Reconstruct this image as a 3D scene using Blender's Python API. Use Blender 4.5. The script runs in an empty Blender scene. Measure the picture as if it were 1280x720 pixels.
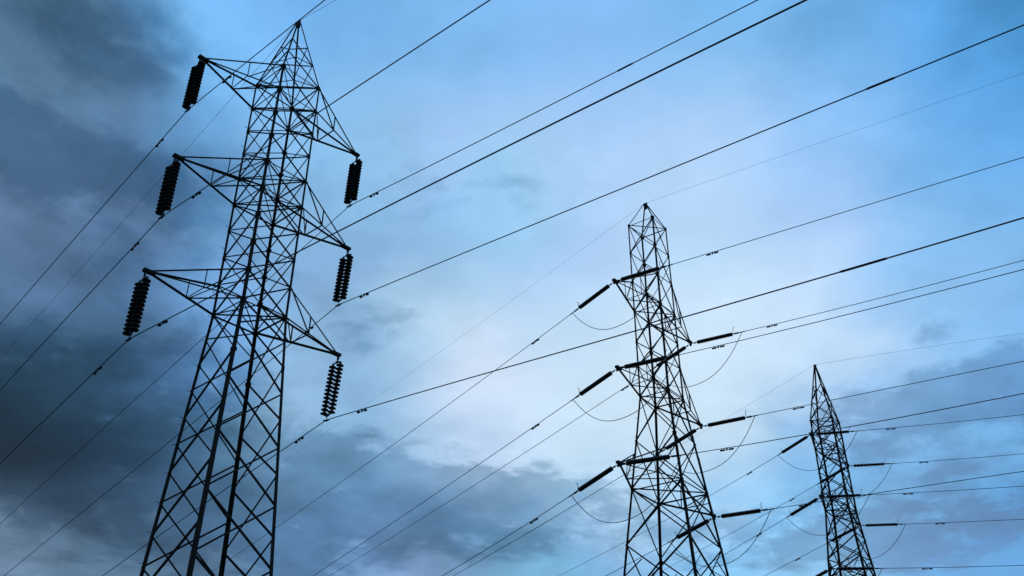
import bpy, math, random
from mathutils import Vector, Matrix, noise
random.seed(7)
R = math.radians
sc = bpy.context.scene
col = sc.collection

# ------------------------------------------------------------------ camera
EYE = 1.6
cam_d = bpy.data.cameras.new("camera")
cam = bpy.data.objects.new("camera", cam_d)
col.objects.link(cam)
cam.matrix_world = Matrix.Translation((0, 0, EYE)) @ Matrix.Rotation(R(90 + 30.78), 4, 'X') @ Matrix.Rotation(R(0.2), 4, 'Z')
cam_d.sensor_width = 36
cam_d.lens = 36 * 1176.4 / 1280
cam_d.clip_start = 0.1
cam_d.clip_end = 20000
sc.camera = cam

# ------------------------------------------------------------------ sky and light
SUN_EL, SUN_AZ = 14.0, 24.0           # low sun far behind the cloud, ahead and to the right
w = bpy.data.worlds.new("World")
sc.world = w
w.use_nodes = True
NT = w.node_tree
NT.nodes.clear()
def nd(t, **k):
    n = NT.nodes.new(t)
    for a, b in k.items(): setattr(n, a, b)
    return n
def lk(a, b): NT.links.new(a, b)
def vm(op, a, b=None, c=None):
    n = nd('ShaderNodeVectorMath', operation=op)
    for i, x in enumerate((a, b, c)):
        if x is None: continue
        if hasattr(x, 'is_linked'): lk(x, n.inputs[i])
        else: n.inputs[i].default_value = x
    return n
def mt(op, a, b=None, c=None):
    n = nd('ShaderNodeMath', operation=op)
    for i, x in enumerate((a, b, c)):
        if x is None: continue
        if hasattr(x, 'is_linked'): lk(x, n.inputs[i])
        else: n.inputs[i].default_value = x
    return n.outputs[0]
def fbm(vec, scale, detail, rough=0.55, dist=0.0):
    n = nd('ShaderNodeTexNoise')
    n.inputs['Scale'].default_value = scale
    n.inputs['Detail'].default_value = detail
    n.inputs['Roughness'].default_value = rough
    n.inputs['Distortion'].default_value = dist
    lk(vec, n.inputs['Vector'])
    return n
tc = nd('ShaderNodeTexCoord')
D = tc.outputs['Generated']
# coordinates on a flat cloud deck: direction divided by its height
sep = nd('ShaderNodeSeparateXYZ'); lk(D, sep.inputs[0])
inv = mt('DIVIDE', 1.0, mt('ADD', mt('MAXIMUM', sep.outputs[2], 0.0), 0.22))
deck = vm('SCALE', D); lk(inv, deck.inputs['Scale'])
deck = deck.outputs[0]
# drifting edges: the direction is bent by two scales of turbulence before the cloud masses are read
def warp(vec, scale, amp, detail, off):
    sh = vm('ADD', vec, off).outputs[0]
    n = fbm(sh, scale, detail, 0.55)
    v = vm('SUBTRACT', n.outputs['Color'], (0.5, 0.5, 0.5)).outputs[0]
    s = vm('SCALE', v); s.inputs['Scale'].default_value = amp
    return s.outputs[0]
Dw = vm('ADD', D, warp(deck, 2.2, 0.16, 6, (3.1, 0.4, 0.0))).outputs[0]
Dw = vm('ADD', Dw, warp(deck, 7.0, 0.07, 5, (1.0, 7.0, 2.0))).outputs[0]
Dw = vm('NORMALIZE', Dw).outputs[0]

# masses of cloud and open sky: (azimuth deg, elevation deg, r, g, b)
#SKY_BEGIN
SKY = [
    (-33.2, 40.0, 0.081, 0.198, 0.316),
    (-25.0, 42.3, 0.267, 0.723, 1.338),
    (-15.6, 44.0, 0.176, 0.463, 0.908),
    (-5.3, 45.0, 0.207, 0.500, 0.912),
    (5.3, 45.0, 0.276, 0.594, 1.099),
    (15.6, 44.0, 0.223, 0.576, 1.052),
    (25.0, 42.3, 0.143, 0.419, 0.809),
    (33.2, 40.0, 0.124, 0.476, 1.028),
    (-31.4, 35.1, 0.234, 0.470, 0.822),
    (-23.5, 37.1, 0.086, 0.259, 0.541),
    (-14.6, 38.6, 0.319, 0.639, 1.057),
    (-5.0, 39.4, 0.460, 0.698, 1.119),
    (5.0, 39.4, 0.454, 0.702, 1.055),
    (14.6, 38.6, 0.507, 0.735, 1.062),
    (23.5, 37.1, 0.302, 0.602, 1.062),
    (31.4, 35.1, 0.139, 0.462, 0.945),
    (-29.7, 30.1, 0.027, 0.083, 0.213),
    (-22.2, 31.7, 0.149, 0.340, 0.611),
    (-13.8, 32.9, 0.231, 0.390, 0.678),
    (-4.7, 33.6, 0.235, 0.482, 0.831),
    (4.7, 33.6, 0.480, 0.694, 1.067),
    (13.8, 32.9, 0.499, 0.748, 1.034),
    (22.2, 31.7, 0.474, 0.700, 1.050),
    (29.7, 30.1, 0.256, 0.581, 1.021),
    (-28.3, 25.0, 0.036, 0.117, 0.187),
    (-21.0, 26.3, 0.217, 0.486, 0.964),
    (-13.0, 27.3, 0.280, 0.517, 0.778),
    (-4.4, 27.8, 0.731, 0.906, 0.984),
    (4.4, 27.8, 0.550, 0.803, 1.058),
    (13.0, 27.3, 0.689, 0.886, 1.082),
    (21.0, 26.3, 0.875, 1.065, 1.264),
    (28.3, 25.0, 0.309, 0.555, 0.755),
    (-26.9, 19.9, 0.001, 0.003, 0.014),
    (-19.9, 20.9, 0.065, 0.183, 0.306),
    (-12.3, 21.6, 0.602, 0.886, 1.201),
    (-4.1, 22.0, 0.303, 0.582, 0.836),
    (4.1, 22.0, 0.705, 0.812, 0.905),
    (12.3, 21.6, 0.639, 0.821, 0.979),
    (19.9, 20.9, 0.096, 0.356, 0.659),
    (26.9, 19.9, 0.146, 0.471, 0.841),
    (-25.7, 14.9, 0.003, 0.007, 0.030),
    (-19.0, 15.6, 0.122, 0.221, 0.440),
    (-11.6, 16.2, 0.189, 0.399, 0.733),
    (-3.9, 16.4, 0.038, 0.151, 0.294),
    (3.9, 16.4, 0.070, 0.272, 0.622),
    (11.6, 16.2, 0.190, 0.579, 1.025),
    (19.0, 15.6, 0.199, 0.532, 0.887),
    (25.7, 14.9, 0.029, 0.354, 0.858),
    (-27.9, 26.9, 0.037, 0.134, 0.295),
    (-31.0, 30.9, 0.146, 0.231, 0.334),
    (-30.6, 29.9, 0.264, 0.440, 0.841),
    (-29.4, 33.6, 0.003, 0.021, 0.035),
    (-28.9, 23.9, 0.014, 0.042, 0.065),
    (-26.3, 22.4, 0.011, 0.020, 0.025),
    (-25.9, 19.2, 0.001, 0.008, 0.028),
    (-22.4, 19.2, 0.011, 0.077, 0.172),
    (-26.6, 15.2, 0.001, 0.001, 0.001),
    (-23.2, 16.9, 0.001, 0.006, 0.020),
    (-23.1, 14.6, 0.017, 0.065, 0.177),
    (-20.4, 13.8, 0.085, 0.158, 0.258),
    (-15.2, 17.7, 0.040, 0.123, 0.180),
    (-31.0, 23.9, 0.018, 0.052, 0.087),
    (0.0, 25.0, 0.777, 0.817, 1.044),
    (-2.1, 22.5, 1.508, 1.272, 1.400),
    (28.0, 23.9, 0.300, 0.617, 1.126),
    (23.4, 23.8, 0.060, 0.250, 0.509),
    (20.7, 19.9, 0.127, 0.390, 0.815),
    (30.9, 23.5, 0.098, 0.377, 0.899),
    (9.0, 19.0, 0.508, 0.681, 0.855),
    (-14.1, 35.3, 0.242, 0.535, 0.846),
    (-9.8, 38.1, 0.313, 0.610, 0.904),
    (0.0, 36.1, 0.307, 0.662, 0.927),
    (-5.4, 26.8, 0.156, 0.449, 0.823),
    (-11.0, 23.6, 0.153, 0.316, 0.551),
    (-5.1, 20.3, 0.452, 0.839, 1.195),
    (-10.2, 20.8, 0.031, 0.288, 0.576),
    (-2.0, 19.5, 0.051, 0.380, 0.871),
    (1.0, 14.7, 0.236, 0.577, 0.833),
    (-37.1, 40.9, 0.182, 0.336, 0.525),
    (-31.8, 33.4, 0.001, 0.005, 0.008),
    (-31.4, 42.4, 0.002, 0.006, 0.016),
    (-28.2, 39.7, 0.095, 0.165, 0.284),
    (-28.2, 16.9, 0.001, 0.001, 0.001),
    (-30.4, 21.0, 0.001, 0.001, 0.001),
    (-27.2, 12.9, 0.339, 0.531, 0.817),
    (-22.8, 13.1, 0.115, 0.240, 0.349),
    (37.5, 41.0, 0.028, 0.189, 0.424),
    (3.1, 20.4, 0.656, 1.009, 1.306),
    (-1.5, 17.4, 0.006, 0.035, 0.108),
    (25.4, 22.8, 0.298, 0.744, 1.330),
    (28.0, 20.6, 0.017, 0.181, 0.421),
    (26.8, 15.2, 0.019, 0.255, 0.648),
    (24.2, 17.7, 0.067, 0.336, 0.672),
    (0.0, 22.6, 0.344, 0.715, 0.941),
    (-6.8, 15.0, 0.262, 0.400, 0.681),
    (-6.9, 17.7, 0.009, 0.053, 0.154),
    (-180.0, 5.0, 0.058, 0.131, 0.228),
    (-180.0, 35.0, 0.058, 0.131, 0.228),
    (-180.0, 62.0, 0.142, 0.376, 0.720),
    (-150.0, 5.0, 0.058, 0.131, 0.228),
    (-150.0, 35.0, 0.058, 0.131, 0.228),
    (-150.0, 62.0, 0.142, 0.376, 0.720),
    (-120.0, 5.0, 0.058, 0.131, 0.228),
    (-120.0, 35.0, 0.058, 0.131, 0.228),
    (-120.0, 62.0, 0.142, 0.376, 0.720),
    (-90.0, 5.0, 0.058, 0.131, 0.228),
    (-90.0, 35.0, 0.058, 0.131, 0.228),
    (-90.0, 62.0, 0.142, 0.376, 0.720),
    (-60.0, 5.0, 0.058, 0.131, 0.228),
    (-60.0, 35.0, 0.058, 0.131, 0.228),
    (-60.0, 62.0, 0.172, 0.428, 0.810),
    (-30.0, 5.0, 0.141, 0.290, 0.491),
    (-30.0, 62.0, 0.172, 0.428, 0.810),
    (0.0, 5.0, 0.141, 0.290, 0.491),
    (0.0, 62.0, 0.172, 0.428, 0.810),
    (30.0, 5.0, 0.141, 0.290, 0.491),
    (30.0, 62.0, 0.172, 0.428, 0.810),
    (60.0, 5.0, 0.112, 0.267, 0.484),
    (60.0, 35.0, 0.112, 0.267, 0.484),
    (60.0, 62.0, 0.172, 0.428, 0.810),
    (90.0, 5.0, 0.112, 0.267, 0.484),
    (90.0, 35.0, 0.112, 0.267, 0.484),
    (90.0, 62.0, 0.142, 0.376, 0.720),
    (120.0, 5.0, 0.112, 0.267, 0.484),
    (120.0, 35.0, 0.112, 0.267, 0.484),
    (120.0, 62.0, 0.142, 0.376, 0.720),
    (150.0, 5.0, 0.112, 0.267, 0.484),
    (150.0, 35.0, 0.112, 0.267, 0.484),
    (150.0, 62.0, 0.142, 0.376, 0.720),
    (0.0, 88.0, 0.101, 0.308, 0.642),
]
#SKY_END
K = 420.0
num = den = None
for az, el, r, g, b in SKY:
    c = (math.sin(R(az)) * math.cos(R(el)), math.cos(R(az)) * math.cos(R(el)), math.sin(R(el)))
    dt = vm('DOT_PRODUCT', Dw, c).outputs['Value']
    e = mt('EXPONENT', mt('MULTIPLY_ADD', dt, K, -K))
    s = vm('SCALE', (r, g, b)); lk(e, s.inputs['Scale'])
    num = s.outputs[0] if num is None else vm('ADD', num, s.outputs[0]).outputs[0]
    den = e if den is None else mt('ADD', den, e)
den = mt('ADD', den, 1e-12)
field = vm('SCALE', num); lk(mt('DIVIDE', 1.0, den), field.inputs['Scale'])
field = field.outputs[0]
# cloud banks with ragged edges: (azimuth, elevation, half width, half height, weight)
BANKS = [
    (-6.9, 17.7, 0.145, 0.036, 0.95),
    (0.0, 19.1, 0.064, 0.022, 0.80),
    (-13.3, 18.3, 0.085, 0.026, 0.70),
    (24.7, 21.8, 0.077, 0.026, 0.70),
    (28.4, 20.5, 0.094, 0.038, 0.60),
    (29.8, 22.4, 0.043, 0.022, 0.50),
    (-33.2, 34.6, 0.162, 0.043, 0.80),
    (-26.9, 19.7, 0.149, 0.072, 1.00),
    (-2.4, 36.8, 0.162, 0.038, 0.36),
    (25.3, 15.2, 0.136, 0.036, 0.60),
    (-32.4, 42.3, 0.136, 0.047, 0.60),
    (-9.3, 27.8, 0.102, 0.022, 0.32),
    (5.9, 16.8, 0.094, 0.027, 0.50),
    (26.8, 25.5, 0.038, 0.010, 0.32),
    (-10.3, 21.5, 0.081, 0.020, 0.42),
    (-14.7, 14.6, 0.119, 0.026, 0.55),
    (17.0, 14.9, 0.102, 0.031, 0.42),
    (-21.4, 30.4, 0.102, 0.034, 0.32),
    (-22.6, 24.6, 0.102, 0.034, 0.40),
]
Db = vm('ADD', D, warp(deck, 5.0, 0.10, 8, (4.0, 2.0, 6.0))).outputs[0]
dens = None
for az, el, sw, sh, st in BANKS:
    a_, e_ = R(az), R(el)
    c = Vector((math.sin(a_) * math.cos(e_), math.cos(a_) * math.cos(e_), math.sin(e_)))
    ex = Vector((math.cos(a_), -math.sin(a_), 0)); ey = ex.cross(c) * -1
    p = vm('SUBTRACT', Db, tuple(c)).outputs[0]
    x_ = vm('DOT_PRODUCT', p, tuple(ex / sw)).outputs['Value']; y_ = vm('DOT_PRODUCT', p, tuple(ey / sh)).outputs['Value']
    z_ = vm('DOT_PRODUCT', p, tuple(c * 6)).outputs['Value']
    q = mt('MULTIPLY_ADD', x_, x_, mt('MULTIPLY_ADD', y_, y_, mt('MULTIPLY', z_, z_)))
    g_ = mt('MULTIPLY', mt('EXPONENT', mt('MULTIPLY', q, -0.7)), st)
    dens = g_ if dens is None else mt('ADD', dens, g_)
def smooth(x, a, b, lo=0.0, hi=1.0):
    n = nd('ShaderNodeMapRange', interpolation_type='SMOOTHSTEP'); lk(x, n.inputs['Value'])
    n.inputs['From Min'].default_value = a; n.inputs['From Max'].default_value = b
    n.inputs['To Min'].default_value = lo; n.inputs['To Max'].default_value = hi
    return n.outputs[0]
n3 = fbm(vm('ADD', deck, (2.0, 8.0, 1.0)).outputs[0], 11.0, 9, 0.6, 0.3).outputs['Fac']
dd = mt('MULTIPLY', mt('MINIMUM', dens, 1.3), mt('MULTIPLY_ADD', n3, 3.4, -0.78))
mask = smooth(dd, 0.18, 0.62)
rim = mt('MULTIPLY', smooth(dd, 0.08, 0.19), smooth(dd, 0.20, 0.40, 1.0, 0.0))
shade = mt('MULTIPLY_ADD', rim, 0.045, 1.0)
tint = nd('ShaderNodeMix', data_type='RGBA'); lk(mask, tint.inputs['Factor'])
tint.inputs['A'].default_value = (1.06, 1.05, 1.03, 1); tint.inputs['B'].default_value = (0.60, 0.70, 0.75, 1)
field = vm('MULTIPLY', field, tint.outputs['Result']).outputs[0]
fs = vm('SCALE', field); lk(shade, fs.inputs['Scale']); field = fs.outputs[0]
# texture of the clouds: billows and fine wisps, strong where the sky is dark, faint in the open blue
n1 = fbm(vm('ADD', deck, (5.0, 2.0, 0.0)).outputs[0], 4.2, 8, 0.52, 0.35).outputs['Fac']
n2 = fbm(vm('ADD', deck, (9.0, 1.0, 4.0)).outputs[0], 12.0, 6, 0.55, 0.2).outputs['Fac']
lum = vm('DOT_PRODUCT', field, (0.25, 0.6, 0.15)).outputs['Value']
cl = nd('ShaderNodeMapRange', interpolation_type='SMOOTHSTEP')
lk(lum, cl.inputs['Value'])
cl.inputs['From Min'].default_value = 0.02; cl.inputs['From Max'].default_value = 0.75
cl.inputs['To Min'].default_value = 1.3; cl.inputs['To Max'].default_value = 0.27
m = mt('ADD', mt('MULTIPLY', mt('SUBTRACT', n1, 0.5), 1.0), mt('MULTIPLY', mt('SUBTRACT', n2, 0.5), 0.6))
m = mt('MULTIPLY_ADD', m, cl.outputs[0], 1.0)
m = mt('MAXIMUM', m, 0.35)
cloud = vm('SCALE', field); lk(m, cloud.inputs['Scale'])
sky = nd('ShaderNodeTexSky', sky_type='NISHITA', sun_disc=False)
sky.sun_elevation = R(SUN_EL); sky.sun_rotation = R(SUN_AZ)
sky.air_density = 1.2; sky.dust_density = 0.6; sky.ozone_density = 3.0
bg1 = nd('ShaderNodeBackground'); lk(sky.outputs[0], bg1.inputs[0]); bg1.inputs[1].default_value = 0.05
bg2 = nd('ShaderNodeBackground'); lk(cloud.outputs[0], bg2.inputs[0]); bg2.inputs[1].default_value = 1.0
mx = nd('ShaderNodeMixShader'); mx.inputs[0].default_value = 0.85
lk(bg1.outputs[0], mx.inputs[1]); lk(bg2.outputs[0], mx.inputs[2])
out = nd('ShaderNodeOutputWorld'); lk(mx.outputs[0], out.inputs[0])

sd = bpy.data.lights.new("sun", 'SUN')
sd.energy = 0.5; sd.angle = R(20); sd.color = (1.0, 0.94, 0.86)
so = bpy.data.objects.new("sun", sd); col.objects.link(so)
sv = Vector((math.sin(R(SUN_AZ)) * math.cos(R(SUN_EL)), math.cos(R(SUN_AZ)) * math.cos(R(SUN_EL)), math.sin(R(SUN_EL))))
so.rotation_euler = sv.to_track_quat('Z', 'Y').to_euler()
so.location = (0, 0, 60)

vs = sc.view_settings
vs.view_transform = 'Standard'; vs.look = 'None'; vs.gamma = 1; vs.exposure = 0; vs.use_curve_mapping = False

# ------------------------------------------------------------------ materials
def material(name, base, rough, metal=0.0, spec=0.3, var=0.3, scale=3.0, alt=None, bump=0.0):
    m = bpy.data.materials.new(name); m.use_nodes = True
    t = m.node_tree; b = t.nodes['Principled BSDF']
    b.inputs['Roughness'].default_value = rough
    b.inputs['Metallic'].default_value = metal
    b.inputs['Specular IOR Level'].default_value = spec
    tcn = t.nodes.new('ShaderNodeTexCoord')
    n = t.nodes.new('ShaderNodeTexNoise'); n.inputs['Scale'].default_value = scale; n.inputs['Detail'].default_value = 6
    t.links.new(tcn.outputs['Object'], n.inputs['Vector'])
    r = t.nodes.new('ShaderNodeValToRGB')
    alt = alt or tuple(c * (1 - var) for c in base)
    r.color_ramp.elements[0].position = 0.35; r.color_ramp.elements[0].color = (*alt, 1)
    r.color_ramp.elements[1].position = 0.65; r.color_ramp.elements[1].color = (*base, 1)
    t.links.new(n.outputs['Fac'], r.inputs['Fac'])
    t.links.new(r.outputs['Color'], b.inputs['Base Color'])
    if bump:
        bp = t.nodes.new('ShaderNodeBump'); bp.inputs['Strength'].default_value = bump
        t.links.new(n.outputs['Fac'], bp.inputs['Height']); t.links.new(bp.outputs[0], b.inputs['Normal'])
    return m
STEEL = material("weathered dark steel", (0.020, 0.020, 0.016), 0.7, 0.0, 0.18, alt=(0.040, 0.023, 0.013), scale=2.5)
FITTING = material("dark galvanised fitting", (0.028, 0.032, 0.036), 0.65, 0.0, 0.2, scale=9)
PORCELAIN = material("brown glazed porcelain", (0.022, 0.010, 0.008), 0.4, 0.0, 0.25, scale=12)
CABLE = material("oxidised aluminium strand", (0.075, 0.090, 0.105), 0.6, 0.0, 0.3, scale=1.2)
CONCRETE = material("concrete", (0.30, 0.29, 0.27), 0.9, scale=4)
GRASS = material("rough grass", (0.045, 0.06, 0.022), 0.95, alt=(0.06, 0.05, 0.03), scale=0.35, bump=0.4)

# ------------------------------------------------------------------ mesh helpers
class MB:
    def __init__(s): s.v = []; s.f = []; s.smooth = []
    def poly(s, vs_, fs, smooth=False):
        o = len(s.v); s.v += [tuple(v) for v in vs_]
        for f in fs: s.f.append(tuple(o + i for i in f)); s.smooth.append(smooth)
    def hexa(s, a, b):          # a, b: matching end polygons
        n = len(a)
        s.poly(list(a) + list(b), [tuple(range(n))[::-1], tuple(range(n, 2 * n))] + [(i, (i + 1) % n, n + (i + 1) % n, n + i) for i in range(n)])
    def angle(s, p, q, e1, e2, size, th):   # L-section bar from p to q, legs along e1 and e2
        d = (q - p).normalized()
        e1 = (e1 - d * e1.dot(d)).normalized()
        e2 = e2 - d * e2.dot(d); e2 = (e2 - e1 * e2.dot(e1)).normalized()
        pr = [(0, 0), (size, 0), (size, th), (th, th), (th, size), (0, size)]
        A = [p + e1 * x + e2 * y for x, y in pr]; B = [q + e1 * x + e2 * y for x, y in pr]
        o = len(s.v); s.v += [tuple(v) for v in A + B]
        for i in range(6): j = (i + 1) % 6; s.f.append((o + i, o + j, o + 6 + j, o + 6 + i)); s.smooth.append(False)
        for k in (0, 6):
            s.f.append((o + k, o + k + 1, o + k + 2, o + k + 3)); s.f.append((o + k, o + k + 3, o + k + 4, o + k + 5)); s.smooth += [False, False]
    def box(s, c, ax, ay, az):
        a = [c - ax - ay - az, c + ax - ay - az, c + ax + ay - az, c - ax + ay - az]
        b = [x + az * 2 for x in a]
        s.hexa(a, b)
    def tube(s, pts, r, n=8, caps=True):
        rings = []; up = None
        for i, p in enumerate(pts):
            d = (pts[min(i + 1, len(pts) - 1)] - pts[max(i - 1, 0)]).normalized()
            if up is None: up = Vector((0, 0, 1)) if abs(d.z) < .9 else Vector((1, 0, 0))
            a = d.cross(up).normalized(); b = a.cross(d).normalized(); up = b
            rr = r[i] if isinstance(r, (list, tuple)) else r
            rings.append([p + (a * math.cos(2 * math.pi * k / n) + b * math.sin(2 * math.pi * k / n)) * rr for k in range(n)])
        o = len(s.v)
        for g in rings: s.v += [tuple(x) for x in g]
        for i in range(len(rings) - 1):
            for k in range(n):
                s.f.append((o + i * n + k, o + i * n + (k + 1) % n, o + (i + 1) * n + (k + 1) % n, o + (i + 1) * n + k)); s.smooth.append(True)
        if caps:
            s.f.append(tuple(o + k for k in range(n))[::-1]); s.f.append(tuple(o + (len(rings) - 1) * n + k for k in range(n))); s.smooth += [False, False]
    def mesh(s, name, mat):
        m = bpy.data.meshes.new(name); m.from_pydata(s.v, [], s.f)
        m.materials.append(mat)
        m.polygons.foreach_set('use_smooth', s.smooth)
        m.update(); return m
    def build(s, name, mat, parent=None, org=None):
        o_ = org
        if o_ is not None: s.v = [(x - o_[0], y - o_[1], z - o_[2]) for x, y, z in s.v]
        o = bpy.data.objects.new(name, s.mesh(name, mat)); col.objects.link(o)
        if parent is not None: o.parent = parent
        elif o_ is not None: o.location = o_
        return o
def empty(name, loc):
    e = bpy.data.objects.new(name, None); e.location = loc; e.empty_display_size = .3; col.objects.link(e); return e
def tag(o, label=None, cat=None, group=None, kind=None):
    if label: o['label'] = label
    if cat: o['category'] = cat
    if group: o['group'] = group
    if kind: o['kind'] = kind
    return o
V = Vector
Z = V((0, 0, 1))

# ------------------------------------------------------------------ ground
g = MB(); N = 90
def gz(x, y):
    d = math.hypot(x, y)
    return -0.02 + noise.noise(V((x * .012, y * .012, 3))) * min(3.0, max(0.0, (d - 75) * .015))
def gc(i):
    t = (i / N - .5) * 2
    return math.copysign(abs(t) ** 3 * 6000 + abs(t) * 120, t)
for j in range(N + 1):
    for i in range(N + 1):
        x, y = gc(i), gc(j); g.v.append((x, y, gz(x, y)))
for j in range(N):
    for i in range(N):
        a = j * (N + 1) + i; g.f.append((a, a + 1, a + N + 2, a + N + 1)); g.smooth.append(True)
tag(g.build('ground', GRASS), kind='structure')

# ------------------------------------------------------------------ lattice pylons
CORN = [(-1, 1), (-1, -1), (1, -1), (1, 1)]     # order round the body: away-left, near-left, near-right, away-right
class Tower:
    def __init__(s, name, x, y, yaw, profile, levels, arms, apex, label, leg=(0.15, 0.09), brace=(0.07, 0.05), rings=(), peak=(), stagger=0):
        s.P = V((x, y, 0)); a = R(yaw)
        s.u = V((math.sin(a), math.cos(a), 0)); s.v = V((-math.cos(a), math.sin(a), 0))
        s.profile = profile; s.levels = levels; s.arms = arms; s.apex = apex
        s.root = empty(name, s.P); tag(s.root, label, 'pylon', 'lattice pylons carrying the power lines')
        s.leg = leg; s.brace = brace; s.stagger = stagger
        s.make(rings, peak)
    def w(s, z):
        p = s.profile
        if z >= p[-1][0]:
            return p[-1][1] * max(0.0, (s.apex - z) / (s.apex - p[-1][0])) + 0.05 * (z - p[-1][0]) / (s.apex - p[-1][0])
        for (z0, w0), (z1, w1) in zip(p, p[1:]):
            if z <= z1: return w0 + (w1 - w0) * (z - z0) / (z1 - z0)
    def c(s, k, z, inset=0.0):
        a, b = CORN[k]; q = s.w(z) - inset
        return s.u * (a * q) + s.v * (b * q) + Z * z
    def size(s, z, pr): 
        t = min(1, max(0, z / s.levels[-1])); return pr[0] + (pr[1] - pr[0]) * t ** .8
    def make(s, rings, peak):
        lv = s.levels; top = lv[-1]
        allz = lv + list(peak) + [s.apex]
        # legs
        for k, (a, b) in enumerate(CORN):
            m = MB()
            for z0, z1 in zip(allz, allz[1:]):
                sz = s.size(z0, s.leg) if z0 < top else s.leg[1] * .8
                m.angle(s.c(k, z0), s.c(k, z1), s.u * -a, s.v * -b, sz, sz * .13)
            for z in [q for q in lv[1:] if q > 13]:      # gusset plates where the bracing lands
                p = s.c(k, z); h = .085 if z > 12 else .13
                m.box(p + s.u * (-a * h * .72) + s.v * (-b * -.010), s.u * h * .6, s.v * .005, Z * h * .72)
                m.box(p + s.v * (-b * h * .72) + s.u * (-a * -.010), s.v * h * .6, s.u * .005, Z * h * .72)
            if k == 0:                                  # step bolts up one leg
                z = 3.0
                while z < top:
                    p = s.c(k, z); d = s.u * a if int(z / .4) % 2 else s.v * b
                    m.tube([p, p + d * .11], .008, 5); z += .8
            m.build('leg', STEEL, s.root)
            f = MB(); p0 = s.c(k, 0)
            f.box(p0 + Z * .06, s.u * .32, s.v * .32, Z * .24)
            f.build('footing', CONCRETE, s.root)
        # X bracing of the four faces
        for k in range(4):
            k2 = (k + 1) % 4
            nrm = (s.c(k, 10) + s.c(k2, 10)); nrm.z = 0; nrm.normalize()
            tang = (s.c(k2, 10) - s.c(k, 10)).normalized()
            m = MB()
            zz = lv + list(peak)
            if k in (1, 3) and s.stagger:               # faces along the line: panels set half a step lower
                lo = [q for q in lv if q <= s.stagger + .01]
                zz = [lo[0]] + [(a_ + b_) / 2 for a_, b_ in zip(lo, lo[1:])] + lv[len(lo) - 1:] + list(peak)
            for i, (z0, z1) in enumerate(zip(zz, zz[1:])):
                sz = s.size(z0, s.brace); th = sz * .13
                a0, a1, b0, b1 = s.c(k, z0), s.c(k, z1), s.c(k2, z0), s.c(k2, z1)
                off = nrm * -.012; jut = nrm * -(.012 + sz * .0 + .016)
                m.angle(a0 + off, b1 + off, Z, -nrm, sz, th)
                m.angle(b0 + jut, a1 + jut, Z, -nrm, sz, th)
                # redundants in the tall bottom panels
                if z1 - z0 > 2.4:
                    mid = (a0 + b1 + b0 + a1) / 4
                    for e0, e1 in ((a0, a1), (b0, b1)):
                        for t in (.25, .75):
                            pm = e0.lerp(e1, .5); q = (a0 if e0 is a0 else b0).lerp(mid, .5) if t < .5 else (a1 if e0 is a0 else b1).lerp(mid, .5)
                            m.angle(pm + off * 2, q + off * 2, Z, -nrm, sz * .6, th)
            for z in rings:
                sz = s.size(z, s.brace) * 1.05
                m.angle(s.c(k, z) + nrm * -.03, s.c(k2, z) + nrm * -.03, Z * -1, -nrm, sz, sz * .13)
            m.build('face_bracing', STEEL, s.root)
        # plan bracing at arm levels
        for z in rings:
            m = MB(); sz = s.size(z, s.brace) * .9
            m.angle(s.c(0, z, .03) + Z * .03, s.c(2, z, .03) + Z * .03, Z, s.u, sz, sz * .13)
            m.angle(s.c(1, z, .03) - Z * .05, s.c(3, z, .03) - Z * .05, Z, s.u, sz, sz * .13)
            m.build('horizontal_frame', STEEL, s.root)
        # peak cap and earth wire bracket
        m = MB(); t = Z * s.apex
        m.box(t - Z * .20, s.u * .06, s.v * .06, Z * .10)
        m.box(t - Z * .03, s.u * .02, s.v * .10, Z * .05)
        m.build('peak_cap', STEEL, s.root)
        # cross arms
        s.tips = {}
        for i, (zl, zu, L) in enumerate(s.arms):
            for side in (-1, 1):
                m = MB(); tip = s.u * (side * L) + Z * zl
                s.tips[(i, side)] = s.P + tip
                lo = [s.u * (side * s.w(zl)) + s.v * (b * s.w(zl)) + Z * zl for b in (-1, 1)]
                up = [s.u * (side * s.w(zu)) + s.v * (b * s.w(zu)) + Z * zu for b in (-1, 1)]
                cs = .078
                tl = tip - s.u * side * .10
                for j, b in enumerate((-1, 1)):
                    m.angle(lo[j], tl + s.v * b * .05, s.v * -b, Z, cs * (.40 if b < 0 else 1.1), cs * .12)
                    m.angle(up[j], tl + s.v * b * .04 + Z * .07, s.v * -b, -Z, cs * .62, cs * .1)
                sm = cs * .42; th = sm * .14
                ts = (.42,)
                prev = None
                for t_ in ts:
                    q = [lo[0].lerp(tl, t_), lo[1].lerp(tl, t_), up[1].lerp(tl + Z * .07, t_), up[0].lerp(tl + Z * .07, t_)]
                    for x in (0, 1, 3): m.angle(q[x], q[(x + 1) % 4], s.u * side, Z if x in (0, 2) else s.v, sm, th)
                    p_ = prev or [lo[0], lo[1], up[1], up[0]]
                    m.angle(p_[0], q[1], s.u, Z, sm, th)            # bottom zig-zag
                    m.angle(p_[3], q[0], s.u, s.v, sm, th)          # near side
                    m.angle(p_[2], q[1], s.u, s.v, sm, th)          # far side
                    prev = q
                # landing plate at the tip
                m.box(tip - s.u * side * .10 + Z * .03, s.u * .17, s.v * .07, Z * .045)
                m.build('cross_arm', STEEL, s.root)
                pl = MB()
                pl.box(tip - Z * .06, s.u * .012, s.v * .05, Z * .09)
                pl.build('hanger_plate', FITTING, s.root)

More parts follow.
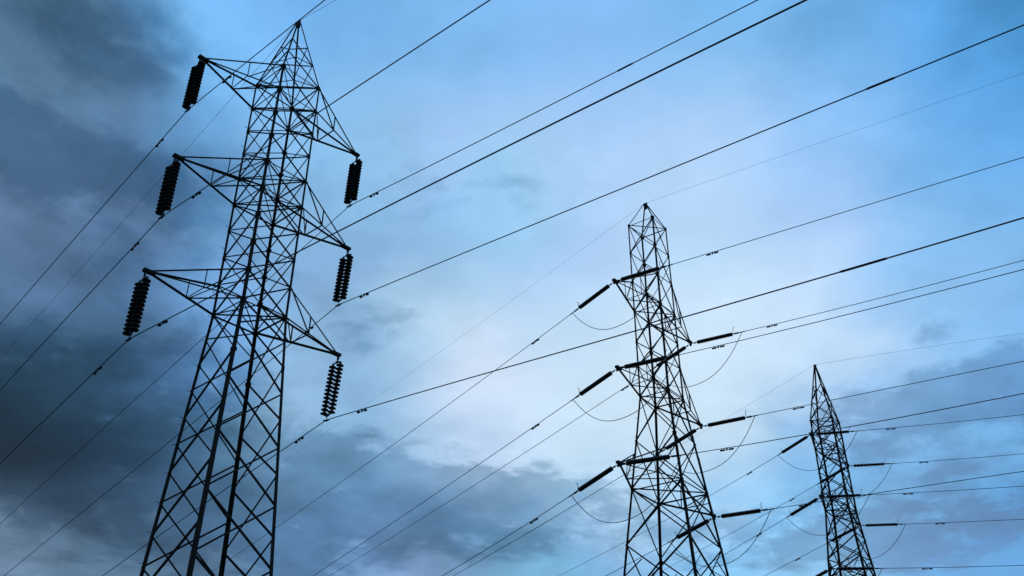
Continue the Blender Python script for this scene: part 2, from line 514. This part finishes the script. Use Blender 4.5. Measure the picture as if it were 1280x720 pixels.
T1 = Tower('pylon', -7.738, 24.298, 41.26,
    [(0, 1.58), (15.05, .777), (24.08, .775)],
    [0, 3.0, 5.1, 6.85, 8.50, 10.20, 11.78, 13.40, 15.05, 16.07, 17.05, 18.05, 19.05, 20.08, 21.1, 22.05, 23.05, 24.08],
    [(23.05, 24.08, 3.238), (19.05, 20.08, 3.295), (15.05, 16.07, 3.37)], 27.25,
    'tall dark pylon filling the left side, with six twin insulators hanging from its arms',
    stagger=15.05, leg=(.132, .056), brace=(.062, .031), rings=(15.05, 19.05, 20.08, 23.05, 24.08), peak=(25.1, 25.95))
T2 = Tower('pylon', 6.194, 35.666, 36.28,
    [(0, 2.58), (17.56, .675), (26.1, .645)],
    [0, 3.3, 6.3, 9.0, 11.4, 13.6, 15.6, 17.56, 18.95, 20.1, 21.57, 23.1, 24.6, 26.1],
    [(21.57, 23.1, 3.40), (17.56, 18.95, 3.585), (13.6, 15.1, 3.925)], 27.45,
    'middle pylon with a blunt flat-shouldered top and nearly level insulator strings',
    leg=(.125, .056), brace=(.070, .033), rings=(13.6, 17.56, 21.57, 26.1))
T3 = Tower('pylon', 19.866, 55.555, 36.2,
    [(0, 2.35), (19.1, .74), (24.9, .715)],
    [0, 3.6, 6.8, 9.6, 12.3, 15.0, 16.15, 17.4, 19.1, 20.25, 21.5, 23.0, 23.95, 24.9],
    [(22.99, 24.3, 3.32), (19.12, 20.4, 3.435), (14.96, 16.3, 3.75)], 28.9,
    'smallest and farthest pylon at the lower right, tapering to a slender point',
    leg=(.16, .095), brace=(.085, .05), rings=(14.97, 19.1, 23.0, 24.9), peak=(26.2, 27.4))
TW = {1: T1, 2: T2, 3: T3}

# ------------------------------------------------------------------ insulator pieces
def disc_profile(r):
    return [(0, .0), (.034, .0), (.036, .045), (.045, .055), (r * .62, .064), (r * .93, .088), (r, .106), (r * .97, .122), (r * .72, .108), (r * .68, .124), (r * .45, .110), (r * .4, .13), (.018, .108), (.014, .146)]
def lathe(prof, n=18):
    m = MB()
    for r, h in prof:
        for k in range(n): m.v.append((r * math.cos(2 * math.pi * k / n), r * math.sin(2 * math.pi * k / n), -h))
    for i in range(len(prof) - 1):
        for k in range(n):
            m.f.append((i * n + k, i * n + (k + 1) % n, (i + 1) * n + (k + 1) % n, (i + 1) * n + k)); m.smooth.append(True)
    return m
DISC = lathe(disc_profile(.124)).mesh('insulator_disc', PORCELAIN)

BOT = {(0, -1): (-9.896, 21.884, 20.924), (1, -1): (-9.896, 21.807, 16.887), (2, -1): (-9.991, 21.792, 12.984),
       (0, 1): (-5.688, 26.807, 20.896), (1, 1): (-5.711, 26.903, 16.956), (2, 1): (-5.702, 26.994, 12.922)}
LV = ('upper', 'middle', 'lower')
def rotz_to(d):   # quaternion taking -Z to direction d
    return (-Z).rotation_difference(d)
def suspension(key):
    i, side = key
    tip = T1.tips[key]; bot = V(BOT[key])
    root = empty('suspension_insulator', tip)
    where = 'left' if side < 0 else 'right'
    tag(root, f'twin brown disc insulator hanging from the {LV[i]} {where} arm of the tall left pylon', 'insulator', 'hanging twin insulators of the tall pylon')
    d = (bot - tip).normalized(); L = (bot - tip).length; v = T1.v
    v = (v - d * v.dot(d)).normalized(); n = d.cross(v)
    at = lambda t, o=0.0: d * t + v * o
    m = MB(); m.tube([at(.05), at(.20)], .014, 6)
    m.tube([at(.04) + n * .03, at(.1), at(.04) - n * .03], .012, 5)
    m.hexa([at(.17, -.03) - n * .006, at(.17, .03) - n * .006, at(.26, .23) - n * .006, at(.26, -.23) - n * .006],
           [at(.17, -.03) + n * .006, at(.17, .03) + n * .006, at(.26, .23) + n * .006, at(.26, -.23) + n * .006])
    m.build('top_yoke', FITTING, root)
    nd_ = 13; pitch = (L - .26 - .20) / nd_
    for s_ in (-1, 1):
        r = MB(); r.tube([at(.24, s_ * .18), at(L - .18, s_ * .18)], .040, 8)
        st = r.build('insulator_string', FITTING, root)
        for k in range(nd_):
            o = bpy.data.objects.new('insulator_disc', DISC); col.objects.link(o); o.parent = st
            o.location = at(.27 + k * pitch, s_ * .18)
            o.rotation_mode = 'QUATERNION'; o.rotation_quaternion = rotz_to(d)
            o.scale = (1, 1, pitch / .146)
    m = MB()
    m.hexa([at(L - .20, -.23) - n * .006, at(L - .20, .23) - n * .006, at(L - .10, .04) - n * .006, at(L - .10, -.04) - n * .006],
           [at(L - .20, -.23) + n * .006, at(L - .20, .23) + n * .006, at(L - .10, .04) + n * .006, at(L - .10, -.04) + n * .006])
    m.build('bottom_yoke', FITTING, root)
    m = MB(); m.tube([at(L - .12), at(L - .02)], .013, 6)
    m.tube([at(L - .005, -.16), at(L + .012, -.08), at(L + .016), at(L + .012, .08), at(L - .005, .16)], [.018, .03, .036, .03, .018], 8)
    m.build('wire_clamp', FITTING, root)
    return root
for key in BOT: suspension(key)

# ------------------------------------------------------------------ wires
WIRES = {
 '1a': (-44.09, [((0, -1), -.1200, -.000390, -.0000101, 14.8), ((1, -1), -.1368, -.000323, -.0000459, 11.8), ((2, -1), -.1381, -.000459, -.0000465, 8.7),
   ((0, 1), -.1615, .000598, -.0000210, 31), ((1, 1), -.1569, .000853, -.0000227, 28), ((2, 1), -.1307, -.000636, -.0000110, 17), ('E', -.1788, .001390, -.0000196, 28)]),
 '1b': (134.35, [((0, -1), -.0867, -.000979, -.0000854, 9), ((1, -1), -.0995, -.000897, .0000162, 15), ((2, -1), -.0987, -.000171, -.0000227, 21),
   ((0, 1), -.1398, .001224, -.0000333, 18), ((1, 1), -.1098, -.000714, .0000168, 22), ((2, 1), -.0980, -.001579, .0000533, 21), ('E', -.3019, .000351, .0000039, 4)]),
 '2a': (-38.99, [((0, -1), -.1426, .000640, -.0000005, 50), ((1, -1), -.1651, .000785, -.0000089, 26), ((2, -1), -.2025, .001498, .0000645, 12.5),
   ((0, 1), -.1558, .000568, 0, 40), ((1, 1), -.1859, .001126, .0000034, 25), ((2, 1), -.1874, .001087, .0000556, 9), ('E', -.0874, .000413, 0, 60)]),
 '2b': (126.10, [((0, -1), -.0539, .001171, -.0000398, 17), ((1, -1), -.0735, .002141, -.0000250, 16), ((2, -1), -.0905, .003242, -.0000431, 15),
   ((0, 1), -.0714, .002141, -.0000208, 16), ((1, 1), -.0410, .000284, -.0000219, 15), ((2, 1), -.0418, .001049, -.0000653, 13.5), ('E', -.0398, -.001328, .0000464, 18)]),
 '3a': (-23.21, [((0, -1), -.0667, .002287, -.0000241, 38), ((1, -1), -.0994, .000760, 0, 40), ((2, -1), -.1300, .000754, 0, 20),
   ((0, 1), -.0747, .000694, 0, 40), ((1, 1), -.0911, .000734, -.0000140, 20), ('E', .0091, .000300, 0, 40)]),
 '3b': (117.31, [((0, -1), -.1001, .001744, .0000148, 12.5), ((1, -1), -.1049, .001059, .0000253, 12), ((2, -1), -.1061, .000851, .0000478, 11),
   ((0, 1), -.1033, .000990, .0000645, 12), ((1, 1), -.0998, .000585, .0000248, 11), ('E', -.0377, -.000507, -.0000428, 14)]),
}
def path(P0, phi, s_, c_, e_, te):
    d = V((math.sin(R(phi)), math.cos(R(phi)), 0))
    z1 = P0.z + s_ * te + c_ * te * te + e_ * te ** 3; s1 = min(.05, s_ + 2 * c_ * te + 3 * e_ * te * te)
    c2 = max(.0005, s1 * s1 / (4 * max(1.5, z1 - 6))) if s1 < 0 else .0004
    def f(t):
        z = P0.z + s_ * t + c_ * t * t + e_ * t ** 3 if t < te else z1 + s1 * (t - te) + c2 * (t - te) ** 2
        return V((P0.x + d.x * t, P0.y + d.y * t, z))
    return f
PATH = {}
for gname, (phi, rows) in WIRES.items():
    t = int(gname[0])
    for (k, a, b, c, te) in rows:
        P0 = TW[t].P + Z * (TW[t].apex + .02) if k == 'E' else (V(BOT[k]) if t == 1 else TW[t].tips[k] - Z * .04)
        PATH[(gname, k)] = path(P0, phi, a, b, c, te)
def samples(f, t0, t1):
    ts = []; t = t0
    while t < t1: ts.append(t); t += .5 + max(0, t - 15) * .06
    ts.append(t1); return [f(t) for t in ts]
SPAN = 150.0
NAME = {1: 'tall left pylon', 2: 'middle pylon', 3: 'farthest pylon'}
def side_word(k): return 'left' if k[1] < 0 else 'right'
def sleeve(f, t, parent, L=.7, r=.027, org=V((0, 0, 0))):
    m = MB(); m.tube([f(t - L / 2) - org, f(t - L / 2 + .05) - org, f(t) - org, f(t + L / 2 - .05) - org, f(t + L / 2) - org], [r * .6, r, r, r, r * .6], 8)
    m.build('splice_sleeve', FITTING, parent)
def wire(name, pts, r, label, cat, group):
    m = MB(); m.tube(pts, r, 6)
    o = m.build(name, CABLE, None, org=pts[len(pts) // 2].copy())
    return tag(o, label, cat, group)
# lines of the tall pylon run through its hanging clamps
SL = {(0, 1): [(8.5+3.6, .55)], (1, 1): [(18.3, .62)], (2, -1): [(6.0, .3)], (2, 1): [(17.2, .95)]}
for k in BOT:
    fa, fb = PATH[('1a', k)], PATH[('1b', k)]
    pts = samples(fa, 0.0, SPAN)[::-1][:-1] + samples(fb, 0.0, SPAN)
    i, side = k
    o = wire('power_line', pts, .0145, f'long dark power line clipped under the {LV[i]} {side_word(k)} insulator of the tall left pylon', 'power line', 'power lines of the tall pylon')
    for t_, L_ in SL.get(k, []): sleeve(fb, t_, o, L_, .024, o.location)
fa, fb = PATH[('1a', 'E')], PATH[('1b', 'E')]
wire('earth_wire', samples(fa, 0.0, SPAN)[::-1][:-1] + samples(fb, 0.0, SPAN), .0062, 'thin faint wire crossing the very tip of the tall left pylon', 'earth wire', None)
for t in (2, 3):
    fa, fb = PATH[(f'{t}a', 'E')], PATH[(f'{t}b', 'E')]
    wire('earth_wire', samples(fa, 0.0, SPAN)[::-1][:-1] + samples(fb, 0.0, SPAN), .0042 if t == 2 else .0062, f'thin faint wire crossing the very tip of the {NAME[t]}', 'earth wire', None)

LS = {'2a': 2.35, '2b': 2.3, '3a': 3.0, '3b': 2.45}
DIRW = {'a': 'lower left', 'b': 'right'}
def rod_profile(L, r, n):
    pr = [(0.0, 0.0), (.022, 0.0), (.024, .06)]
    p = (L - .14) / n
    for k in range(n):
        z0 = .07 + k * p
        pr += [(.06, z0), (r * .92, z0 + p * .2), (r, z0 + p * .45), (r * .95, z0 + p * .66), (.066, z0 + p * .84), (.06, z0 + p * .97)]
    return pr + [(.024, L - .06), (.022, L), (0, L)]
ENDS = {}
def tension(t, g_, k):
    f = PATH[(f'{t}{g_}', k)]; tip = TW[t].tips[k] - Z * .04
    L = LS[f'{t}{g_}']; end = f(L); d = (end - tip).normalized(); LL = (end - tip).length
    if k[0] == 2 and t == 3 and k[1] == 1: return
    root = empty('tension_insulator', tip)
    tag(root, f'straight insulator string pulling {DIRW[g_]} from the {LV[k[0]]} {side_word(k)} arm of the {NAME[t]}', 'insulator', f'tension insulators of the {NAME[t]}')
    m = MB(); m.tube([V((0, 0, 0)), d * .27], .014, 6)
    n_ = Z.cross(d).normalized(); up = d.cross(n_).normalized(); 
    if up.z < 0: up = -up
    m.box(d * .21, d * .05, n_ * .008, up * .035)
    m.build('link', FITTING, root)
    Lr = LL - .27 - .18
    sm = lathe(rod_profile(Lr, .094 if t == 2 else .098, 22), 12)
    q = rotz_to(d); o = sm.build('insulator_string', PORCELAIN, root); o.rotation_mode = 'QUATERNION'; o.rotation_quaternion = q; o.location = d * .27
    m = MB(); e = d * LL
    m.tube([d * (LL - .22), e + (f(L + .35) - f(L))], .022, 6)
    m.box(d * (LL - .05), d * .10, n_ * .012, up * .035)
    m.build('dead_end_clamp', FITTING, root)
    h = MB(); b = d * (LL - .17)
    h.tube([b, b + up * .16 - d * .05, b + up * .30 - d * .03, b + up * .34 + d * .02], .012, 5)
    h.build('arcing_horn', FITTING, root)
    ENDS[(t, g_, k)] = f(L + .2)
    wire('power_line', samples(f, L + .15, SPAN), .0135 if t == 2 else .015, f'dark power line running {DIRW[g_]} from the {LV[k[0]]} {side_word(k)} arm string of the {NAME[t]}', 'power line', f'power lines of the {NAME[t]}')
for t in (2, 3):
    for g_ in 'ab':
        for (k, *_r) in WIRES[f'{t}{g_}'][1]:
            if k != 'E': tension(t, g_, k)
# slack jumper loops under the arms
SAG = {2: 1.62, 3: 1.6}
for t in (2, 3):
    for k in [(i, s_) for i in range(3) for s_ in (-1, 1)]:
        if (t, 'a', k) not in ENDS or (t, 'b', k) not in ENDS: continue
        A, B = ENDS[(t, 'a', k)], ENDS[(t, 'b', k)]
        pts = []
        for j in range(33):
            x = j / 32; s_ = 1 - abs(2 * x - 1) ** 2.3
            pts.append(A.lerp(B, x) - Z * SAG[t] * s_ - TW[t].u * 0)
        wire('jumper_cable', pts, .0135 if t == 2 else .015, f'slack loop of cable sagging beneath the {LV[k[0]]} {side_word(k)} arm of the {NAME[t]}', 'jumper cable', f'jumper loops of the {NAME[t]}')

# ------------------------------------------------------------------ vibration dampers
def damper(gname, k, t, L=.42, r=.036):
    f = PATH[(gname, k)]; p = f(t); d = (f(t + .2) - f(t - .2)).normalized()
    tw = int(gname[0]); n_ = d.cross(Z).normalized(); up = n_.cross(d)
    m = MB(); m.box(-up * .035, d * .022, n_ * .018, up * .05)
    m.tube([d * (-L / 2) - up * .06, -up * .055, d * (L / 2) - up * .06], .007, 5)
    where = f'{LV[k[0]]} {side_word(k)}'
    nxt = {'1a': 'left', '1b': 'right', '2a': 'left', '2b': 'right', '3a': 'left', '3b': 'right'}[gname]
    kp = 'insulator' if tw == 1 else 'arm string'
    o = m.build('vibration_damper', FITTING, None, org=V((0, 0, 0))); o.location = p
    tag(o, f'small damper on the line {nxt} of the {where} {kp}, {NAME[tw]}', 'damper', 'vibration dampers clipped on the lines')
    for s_ in (-1, 1):
        c = d * (s_ * L * (.40 if tw == 1 else .34)) - up * .06; h = L * (.13 if tw == 1 else .2)
        q = MB(); q.tube([c - d * h, c - d * h * .8, c, c + d * h * .8, c + d * h], [r * .7, r, r * 1.05, r, r * .7], 8)
        q.build('weight', FITTING, o)
for a in [('1a', (0, -1), 1.75), ('1a', (1, -1), 1.55), ('1a', (2, -1), 1.75), ('1a', (1, 1), 1.65), ('1a', (2, 1), 1.45),
          ('1b', (0, -1), 2.3), ('1b', (1, -1), 2.0), ('1b', (2, -1), 1.9), ('1b', (0, 1), 1.4), ('1b', (1, 1), 1.4), ('1b', (2, 1), 1.8)]:
    damper(*a)
for a in [('2a', (0, -1), 5.0), ('2a', (1, -1), 4.9), ('2a', (2, -1), 4.75), ('2a', (0, 1), 4.3), ('2b', (0, -1), 4.35), ('2b', (1, -1), 4.2),
          ('2b', (2, -1), 4.2), ('2b', (0, 1), 3.9), ('2b', (1, 1), 4.4), ('2b', (2, 1), 3.9)]:
    damper(*a, L=.46, r=.032)
for a in [('3a', (0, -1), 6.2), ('3a', (1, -1), 6.0), ('3a', (0, 1), 5.9), ('3a', (1, 1), 6.3), ('3b', (0, -1), 4.5), ('3b', (1, -1), 4.7),
          ('3b', (2, -1), 4.9), ('3b', (0, 1), 4.5), ('3b', (1, 1), 4.6)]:
    damper(*a, L=.5, r=.034)
